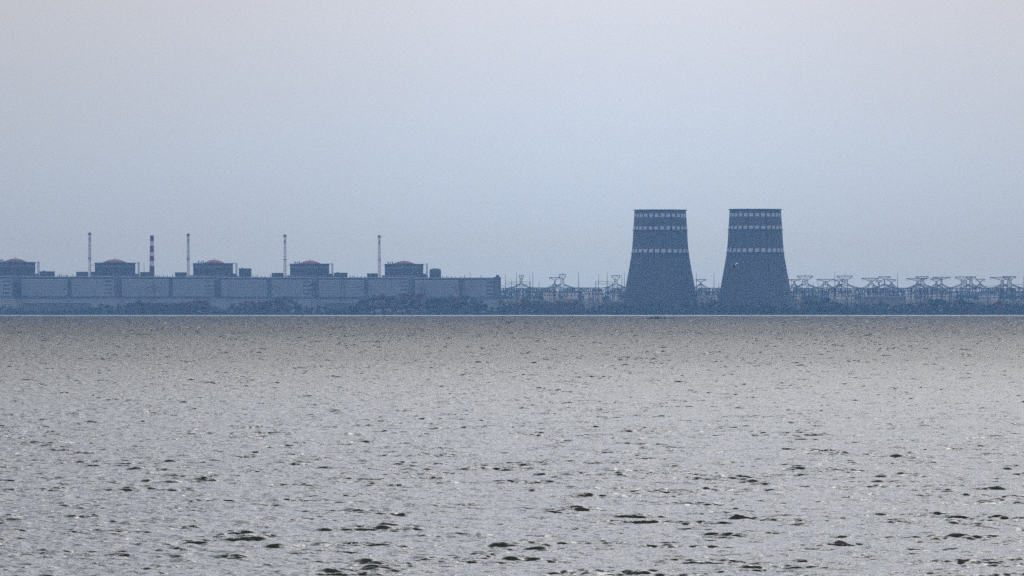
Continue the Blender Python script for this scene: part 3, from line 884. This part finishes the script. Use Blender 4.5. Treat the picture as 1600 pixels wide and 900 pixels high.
# switchgear: hundreds of small apparatus posts nobody could count
def switchgear():
    m = MB(); r = random.Random(9)
    for nm, a, b in SEG:
        for i in range(int((b - a) * 1.6)):
            D = r.uniform(12560, 13150); x = px(r.uniform(a, b), D)
            h = r.uniform(18, 33) * (1.0 if r.random() < 0.7 else 0.6)
            m.bar((x, D, GZ - 0.2), (x, D, GZ + h), 0.3, 0.22)
            if r.random() < 0.6: m.bar((x - r.uniform(1, 4), D, GZ + h), (x + r.uniform(1, 4), D, GZ + h), 0.3)
            if r.random() < 0.35: m.box(x - 1.3, x + 1.3, D - 1, D + 1, GZ + h * 0.5, GZ + h * 0.5 + 2.5)
    tag(m.build("switchgear", M_steel), "dense forest of small switchgear posts below the gantries", None, None, "stuff")
switchgear()

# power pylons standing in front of the turbine halls
def hall_pylon(x, ytop, label, D=12262, arm=15, tall=False):
    k = D / FOC; Z = lambda y: pz(y, D) - GZ
    t = thing("transmission_pylon", (px(x, D), D, GZ), label, "pylon", "lattice pylons in front of the turbine halls")
    zt = Z(ytop); w0, w1 = 5.6 * k, 1.1 * k
    wz = lambda z: w0 + (w1 - w0) * min(1, z / (zt * 0.9))
    for s in (-1, 1):
        for u in (-1, 1):
            MB().bar((s * w0, u * w0, 0), (s * w1, u * w1, zt), 0.34, 0.26).build("leg", M_steel, t)
    br = MB(); n = 9
    for i in range(n):
        a, b = zt * i / n, zt * (i + 1) / n; s = 1 if i % 2 else -1
        for u in (-1, 1):
            br.bar((-s * wz(a), u * wz(a), a), (s * wz(b), u * wz(b), b), 0.2)
            br.bar((-wz(b), u * wz(b), b), (wz(b), u * wz(b), b), 0.2)
    br.build("bracing", M_steel, t)
    for j, (yy, hw) in enumerate(((ytop + 10, arm), (ytop + 15, arm * 0.75)) if not tall else ((ytop + 8, arm * 0.5), (ytop + 14, arm * 0.7), (ytop + 20, arm * 0.5))):
        m = MB(); z = Z(yy)
        for u in (-0.8, 0.8):
            for s in (-1, 1):
                m.bar((0, u, z + 3.0), (s * hw * k, u, z), 0.26).bar((0, u, z), (s * hw * k, u, z), 0.24)
        m.build("crossarm", M_steel, t)
        for s in (-1, 1):
            MB().bar((s * hw * k * 0.96, 0, z), (s * hw * k * 0.96, 0, z - 4), 0.3, n=6).build("insulator", M_louv, t)
hall_pylon(109, 436, "lattice pylon in front of the hall between first and second domes", arm=14)
hall_pylon(240, 440, "lattice pylon in front of the hall below the striped chimney", arm=12)
hall_pylon(421, 437, "lattice pylon in front of the hall between third and fourth domes", arm=14)
hall_pylon(491, 438, "lattice pylon in front of the gap below the fourth dome", arm=8, tall=True)
hall_pylon(535.5, 428, "tallest lattice pylon, rising over the hall roof between fourth and fifth domes", arm=9, tall=True)
hall_pylon(572, 438, "lattice pylon in front of the hall left of the last stack", arm=12)
hall_pylon(661, 440, "lattice pylon in front of the gap below the last dome", arm=10, tall=True)
hall_pylon(724, 438, "lattice pylon before the last hall", arm=16)

STEEL_K = 1.0
# ------------------------------------------------------------------ trees
M_leaf = {"green": [mat("dark_green_leaves", (0.024, 0.040, 0.018), 0.9, 0.35, 0.3), mat("olive_leaves", (0.066, 0.078, 0.040), 0.9, 0.3, 0.3)],
          "rusty": [mat("rusty_leaves", (0.115, 0.065, 0.050), 0.9, 0.2, 0.3), mat("brown_leaves", (0.095, 0.062, 0.050), 0.9, 0.2, 0.3)]}
M_bark = mat("bark", (0.05, 0.042, 0.035), 0.95, 0.2, 1.0)
def leaf_quads(rnd, centres, n, size):
    v, f = [], []
    for i in range(n):
        c, rad = centres[rnd.randrange(len(centres))]
        d = Vector((rnd.gauss(0, 1), rnd.gauss(0, 1), rnd.gauss(0, 1))).normalized() * rad * (rnd.random() ** 0.35)
        p = c + Vector((d.x, d.y, d.z * 0.8))
        nrm = (d.normalized() + Vector((rnd.uniform(-.8, .8), rnd.uniform(-.8, .8), rnd.uniform(-.3, .9)))).normalized()
        u = nrm.orthogonal().normalized(); u.rotate(Matrix.Rotation(rnd.uniform(0, 6.28), 3, nrm)); w = nrm.cross(u)
        s = size * rnd.uniform(0.6, 1.35); b = len(v)
        v += [tuple(p + u * s), tuple(p + w * s * 0.7), tuple(p - u * s), tuple(p - w * s * 0.7)]
        f.append((b, b+1, b+2, b+3))
    return v, f
def tree_meshes(seed):
    """unit tree: height 1, spread about 0.9"""
    r = random.Random(seed)
    tr = MB(); tr.bar((0, 0, 0), (0.01, 0, 0.35), 0.028, 0.02, n=6).bar((0.01, 0, 0.35), (-0.01, 0, 0.8), 0.02, 0.006, n=5)
    cs = []
    wide = r.uniform(0.27, 0.36)
    for i in range(9):
        a = r.uniform(0, 6.28); h = r.uniform(0.30, 0.84); q = wide * math.sqrt(max(0.05, 1 - ((h - 0.45) / 0.5) ** 2)) * r.uniform(0.4, 1.0)
        c = Vector((q * math.cos(a), q * math.sin(a), h)); cs.append((c, r.uniform(0.12, 0.19)))
        tr.bar((0, 0, max(0.15, h - 0.25)), tuple(c), 0.011, 0.004, n=4)
    cs.append((Vector((0, 0, 0.84)), 0.14))
    v, f = leaf_quads(r, cs, 800, 0.036)
    return tr, v, f
TM = []
for s in range(8):
    tr, v, f = tree_meshes(40 + s)
    tm = tr.mesh("trunk", M_bark); cm = {}
    for c, ms in M_leaf.items():
        me = bpy.data.meshes.new("crown"); me.from_pydata(v, [], f); me.materials.append(ms[s % 2]); cm[c] = me
    TM.append((tm, cm))
PROF = [(-40,478),(0,478),(20,480),(24,476),(32,485),(75,485),(140,480),(150,476),(200,472),(215,469),(235,470),(260,474),(290,468),(325,466),(333,478),(350,482),(362,472),(380,467),(400,470),(425,466),(450,463),(470,470),(485,478),(505,474),(515,482),(555,476),(563,466),(590,460.5),(620,458.5),(650,459),(680,460.5),(700,461),(740,463),(755,469),(765,478),(775,480),(790,474),(815,465.5),(835,469),(850,472),(862,466),(900,467),(912,472),(922,482),(935,474),(950,472),(975,474),(1000,471),(1030,473),(1080,472),(1095,474),(1110,468),(1140,472),(1180,470),(1215,474),(1240,476),(1262,468),(1285,465),(1305,466),(1320,476),(1345,474),(1370,471),(1380,470),(1392,478),(1405,470),(1416,470),(1430,478),(1440,468),(1460,466),(1500,467),(1530,468),(1545,476),(1565,468),(1580,474),(1640,474)]
RUST = [(210,330,0.75),(360,505,0.6),(560,650,0.55),(650,760,0.7),(798,835,0.8),(855,915,0.7),(935,960,0.3),(1040,1080,0.4),(1240,1262,0.5),(1350,1368,0.6),(1556,1572,0.8)]
LAND = [(-99,62,"under the first dome"),(62,150,"before the first hall"),(150,225,"under the second dome"),(225,300,"below the striped chimney"),
        (300,345,"under the third dome"),(345,440,"between middle domes"),(440,500,"under the fourth dome"),(500,562,"by the dark shed"),
        (562,625,"in the tall left clump"),(625,690,"under the last dome"),(690,765,"before the last hall"),
        (765,850,"below narrow-headed pylon"),(850,925,"below white switch houses"),(925,975,"left of both towers"),
        (975,1090,"by left cooling tower"),(1090,1124,"between the cooling towers"),(1124,1238,"by right cooling tower"),
        (1238,1310,"right of both towers"),(1310,1345,"left of grey building"),(1345,1415,"before grey building"),
        (1415,1480,"below long-armed pylons"),(1480,1550,"below the darkest pylon"),(1550,1700,"near the right edge")]
pxs, pys = [p[0] for p in PROF], [p[1] for p in PROF]
rt = random.Random(77)
ntree = 0
def plant(x, D, H, asp):
    global ntree
    pr = 0.08
    for a, b, q in RUST:
        if a <= x <= b: pr = q
    kind = "rusty" if rt.random() < pr else "green"
    where = next(w for a, b, w in LAND if a <= x < b)
    if H < 2: return
    a_, b_ = next((a, b) for a, b, w in LAND if a <= x < b)
    size = ("front-row " if D < 12100 else "") + ("tall" if H > 22 else "mid-size" if H > 13 else "small")
    side = "left" if x < (a_ + b_) / 2 else "right"
    col = "rust-brown" if kind == "rusty" else "dark green"
    tm, cm = TM[rt.randrange(8)]
    t = thing("tree", (px(x, D), D, GZ - 0.3), "tree", "tree", "trees along the far bank")
    NAMED.append((t, "%s %s tree" % (size, col), where))
    W = H * asp
    t.scale = (W, W, H); t.rotation_euler = (0, 0, rt.uniform(0, 6.28))
    link("trunk", tm, t); link("crown", cm[kind], t)
    ntree += 1
x = -30.0
while x < 1632:
    top = float(np.interp(x, pxs, pys))
    D = rt.uniform(12110, 12185)
    H = (pz(top, D) - GZ) * rt.uniform(0.84, 1.14)
    if not (12500 - 62 < 0): pass
    plant(x, D, H, rt.uniform(1.0, 1.3) if H > 14 else rt.uniform(1.4, 1.9))
    x += max(9.0, H * 0.42) * rt.uniform(0.8, 1.2)
x = -34.0
while x < 1632:
    top = float(np.interp(x, pxs, pys))
    D = rt.uniform(12050, 12095)
    H = (pz(top, D) - GZ) * rt.uniform(0.45, 0.72)
    plant(x, D, max(H, 6.0), rt.uniform(1.6, 2.3))
    x += max(14.0, H * 1.0) * rt.uniform(0.85, 1.3)
name_repeats()
print("TREES", ntree)
# bushes and reeds along the bank, and the far wood
def brush(name, label, m, D0, D1, x0, x1, n, hfun, size, seed):
    r = random.Random(seed); v, f = [], []
    for i in range(n):
        D = r.uniform(D0, D1); X_ = r.uniform(x0, x1)
        hh = hfun(X_, D); z = GZ - 0.6 + hh * r.random() ** 0.8
        s = size * r.uniform(0.6, 1.4); a = r.uniform(0, 6.28); ti = r.uniform(-0.9, 0.9)
        u = Vector((math.cos(a), math.sin(a), 0.3 * ti)) * s; w = Vector((-math.sin(a) * ti, math.cos(a) * ti, 1)) * s * 0.7
        p = Vector((px(X_, D), D, z)); b = len(v)
        v += [tuple(p + u), tuple(p + w), tuple(p - u), tuple(p - w)]; f.append((b, b+1, b+2, b+3))
    me = bpy.data.meshes.new(name); me.from_pydata(v, [], f); me.materials.append(m)
    tag(link(name, me), label, None, None, "stuff")
brush("bank_undergrowth", "dark reeds and bushes along the waterline of the far bank", M_leaf["green"][0], 12012, 12045, -60, 1660, 15000,
      lambda x, D: 4.2 + 2.2 * noise.noise(Vector((x * 0.07, 3, 0))) + 1.2 * noise.noise(Vector((x * 0.4, 9, 0))), 0.8, 4)
brush("far_woodland", "hazy far-off wood behind the switchyard", M_leaf["green"][1], 13600, 13900, 770, 1680, 26000,
      lambda x, D: pz(463.5 - 2.2 * noise.noise(Vector((x * 0.03, 1, 0))) - 1.5 * noise.noise(Vector((x * 0.15, 5, 0))), D), 1.7, 6)

brush("yard_shrubs", "belt of scrub paled like haze between the bank trees and the gantries", mat("hazed_scrub", (0.30, 0.31, 0.31), 0.9, 0.3, 0.2), 12610, 12660, 783, 1660, 16000,
      lambda x, D: pz(467.5 - 1.6 * noise.noise(Vector((x * 0.05, 7, 0))) - 1.5 * noise.noise(Vector((x * 0.22, 2, 0))), D), 1.4, 12)  # leaf colour greyed and lightened to imitate haze over the belt

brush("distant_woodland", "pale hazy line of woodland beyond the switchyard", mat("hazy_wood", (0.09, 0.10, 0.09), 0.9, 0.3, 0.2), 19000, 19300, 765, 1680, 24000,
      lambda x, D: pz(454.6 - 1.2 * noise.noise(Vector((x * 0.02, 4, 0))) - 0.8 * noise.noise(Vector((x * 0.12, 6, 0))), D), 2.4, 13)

# ------------------------------------------------------------------ on and over the water
M_rock = mat("wet_rock", (0.012, 0.013, 0.014), 0.6, 0.3, 0.8)
def islet():
    D = EYE * FOC / (498.2 - 480); k = D / FOC
    t = thing("rocky_islet", (px(1031, D), D, 0.0), "dark low rocky islet just above the water before the left cooling tower", "islet")
    r = random.Random(2)
    def rock(cx, cy, w, d, h, name="rock"):
        m = MB(); n = 7; top = []
        for j, (s, z) in enumerate(((1.0, -0.4), (0.95, h * 0.35), (0.6, h * 0.85), (0.15, h))):
            for i in range(n):
                a = 2 * math.pi * i / n; q = s * r.uniform(0.8, 1.15)
                m.v.append((cx + w * q * math.cos(a), cy + d * q * math.sin(a), z * r.uniform(0.9, 1.1)))
        for j in range(3):
            for i in range(n):
                m.f.append((j*n+i, j*n+(i+1) % n, (j+1)*n+(i+1) % n, (j+1)*n+i))
        m.f.append(tuple(3*n+i for i in range(n)))
        m.build(name, M_rock, t)
    X = lambda q: (q - 1031) * k
    for q, w, h in ((1010.5, 1.2, 0.7), (1014, 2.4, 1.1), (1018, 2.6, 1.4), (1021.5, 2.4, 1.3), (1025, 2.2, 1.5), (1029.5, 2.4, 1.3), (1033, 2.0, 0.8),
                    (1037.8, 1.3, 1.3), (1040, 1.2, 1.0), (1042.4, 0.9, 0.9), (1044.8, 0.8, 0.8), (1049.2, 1.6, 1.1), (1051.8, 1.4, 0.9)):
        rock(X(q), r.uniform(-3, 3), w * k * 1.15, 2.2, h * k * 2.1)
    rock(X(1027.6), 0, 1.4 * k, 1.0, 5.2 * k, "standing_rock")
islet()
def lone_rock(x, y, w, h, label):
    D = EYE * FOC / (y - 480); k = D / FOC
    m = MB().lathe([(w, -0.4), (w * 0.9, h * 0.4), (w * 0.5, h * 0.9), (w * 0.1, h)], 7)
    tag(link("small_rock", m.mesh("small_rock", M_rock), None, (px(x, D), D, 0)), label, "rock")
lone_rock(1004.4, 498.3, 0.6, 0.9, "tiny dark rock left of the low islet")
lone_rock(1058.4, 498.4, 0.5, 0.8, "tiny dark rock right of the low islet")
def marker():
    D = EYE * FOC / (500.2 - 480); k = D / FOC
    t = thing("marker_post", (px(785, D), D, 0), "small dark marker post standing in the water below the last hall", "marker post")
    MB().bar((0, 0, -1), (0, 0, 3.6 * k), 0.42, 0.36, n=8).build("pole", M_rock, t)
    MB().lathe([(0.7, 3.6 * k), (0.7, 5.0 * k), (0.1, 5.6 * k)], 10).build("topmark", M_rock, t)
    MB().lathe([(0.2, -0.3), (0.85, 0.0), (0.7, 0.6), (0.25, 0.9)], 12).build("float", M_rock, t)
marker()
M_birdd = mat("dark_feathers", (0.02, 0.02, 0.024), 0.8, 0.2, 4.0)
M_birdw = mat("white_feathers", (0.85, 0.85, 0.86), 0.8, 0.04, 4.0)
M_birdg = mat("grey_feathers", (0.16, 0.17, 0.20), 0.8, 0.2, 4.0)
def wing(span, chord, bend):
    """tapered wing along +x with an elbow; returned as MB"""
    m = MB(); st = ((0, 0, 1.0), (0.3, bend * 0.5, 1.05), (0.55, bend * 0.75, 0.8), (0.8, bend * 0.5, 0.5), (1.0, bend * 0.2, 0.08))
    for s, z, c in st:
        x = s * span
        y = 0.10 * span * math.sin(s * math.pi)
        m.v += [(x, y - chord * c * 0.5, z * span), (x, y, z * span + 0.018), (x, y + chord * c * 0.5 , z * span - 0.006), (x, y, z * span - 0.012)]
    for i in range(len(st) - 1):
        for j in range(4):
            m.f.append((i*4+j, i*4+(j+1) % 4, i*4+4+(j+1) % 4, i*4+4+j))
    m.f += [(3, 2, 1, 0), tuple(16 + j for j in range(4))]
    return m
def bird(x, y, D, s, rot, roll, label, mats, cat, wa, wb):
    t = thing("flying_bird", (px(x, D), D, pz(y, D)), label, cat)
    b = MB()
    prof = [(0.005, -0.30), (0.05, -0.26), (0.06, -0.16), (0.085, 0.0), (0.07, 0.12), (0.045, 0.22), (0.045, 0.28), (0.02, 0.33), (0.006, 0.38)]
    b.lathe([(r_ * s, z * s) for r_, z in prof], 10)
    b.v = [(p[2], p[1], p[0] * 0.85) for p in b.v]
    b.build("body", mats[0], t, True)
    ta = MB(); ta.v = [(-0.24*s, -0.03*s, 0), (-0.24*s, 0.03*s, 0), (-0.42*s, 0.08*s, 0.0), (-0.42*s, -0.08*s, 0.0), (-0.24*s, -0.03*s, 0.02*s), (-0.24*s, 0.03*s, 0.02*s), (-0.42*s, 0.08*s, 0.012*s), (-0.42*s, -0.08*s, 0.012*s)]
    ta.f = [(0,1,2,3),(7,6,5,4),(0,4,5,1),(1,5,6,2),(2,6,7,3),(3,7,4,0)]
    ta.build("tail", mats[0], t)
    for sgn, ang, mm in ((1, wa, mats[1]), (-1, wb, mats[2])):
        w = wing(0.62 * s, 0.22 * s, 0.22)
        w.v = [(p[1], p[0] * sgn, p[2]) for p in w.v]
        if sgn < 0: w.f = [tuple(reversed(q)) for q in w.f]
        o = w.build("wing", mm, t)
        o.rotation_euler = (sgn * ang, 0, 0); o.location = (0.03 * s, 0.04 * s * sgn, 0.03 * s)
    t.rotation_euler = (0, roll, rot)
    return t
bird(1147.4, 415.3, 1060, 1.1, R(78), R(-38), "gull with raised white wing gliding before the right cooling tower", (M_birdd, M_birdg, M_birdw), "gull", R(2), R(30))
bird(486.6, 444.9, 1700, 0.85, R(60), R(-40), "small black bird flying in front of the pale turbine hall", (M_birdd, M_birdd, M_birdd), "bird", R(-20), R(28))
def float_():
    D = EYE * FOC / (704.6 - 480)
    t = thing("drifting_float", (px(103.0, D), D, 0.02), "small dark and orange float drifting on the water near the left edge", "float")
    M_or = mat("orange_plastic", (0.30, 0.07, 0.02), 0.4, 0.2, 5.0)
    b = MB().lathe([(0.02, -0.28), (0.075, -0.24), (0.085, 0.05), (0.05, 0.22), (0.02, 0.30)], 12)
    b.v = [(p[2] * 1.0, p[1], p[0] + 0.04) for p in b.v]; b.build("body", M_or, t, True)
    c = MB().lathe([(0.02, -0.02), (0.10, 0.0), (0.11, 0.12), (0.05, 0.2)], 12); c.v = [(p[0] - 0.16, p[1], p[2] * 0.9) for p in c.v]; c.build("cap", M_rock, t, True)
    d = MB().lathe([(0.06, 0.0), (0.065, 0.05), (0.02, 0.08)], 12); d.v = [(p[0] - 0.12, p[1] - 0.02, p[2] + 0.15) for p in d.v]; d.build("top_disc", M_birdw, t, True)
float_()

# ------------------------------------------------------------------ haze
m = bpy.data.materials.new("haze"); m.use_nodes = True
n, l = m.node_tree.nodes, m.node_tree.links
n.clear()
o_ = n.new("ShaderNodeOutputMaterial"); v_ = n.new("ShaderNodeVolumePrincipled")
v_.inputs["Color"].default_value = (0.26, 0.55, 1.0, 1)
v_.inputs["Absorption Color"].default_value = (1, 1, 1, 1)
v_.inputs["Density"].default_value = 4.1e-5
v_.inputs["Anisotropy"].default_value = 0.0
l.new(v_.outputs[0], o_.inputs["Volume"])
hz = MB().box(-12600, 12600, -12600, 23000, -3.0, 190.0).build("haze", m)
tag(hz, "thin blue haze lying over the water and far shore", None, None, "stuff")
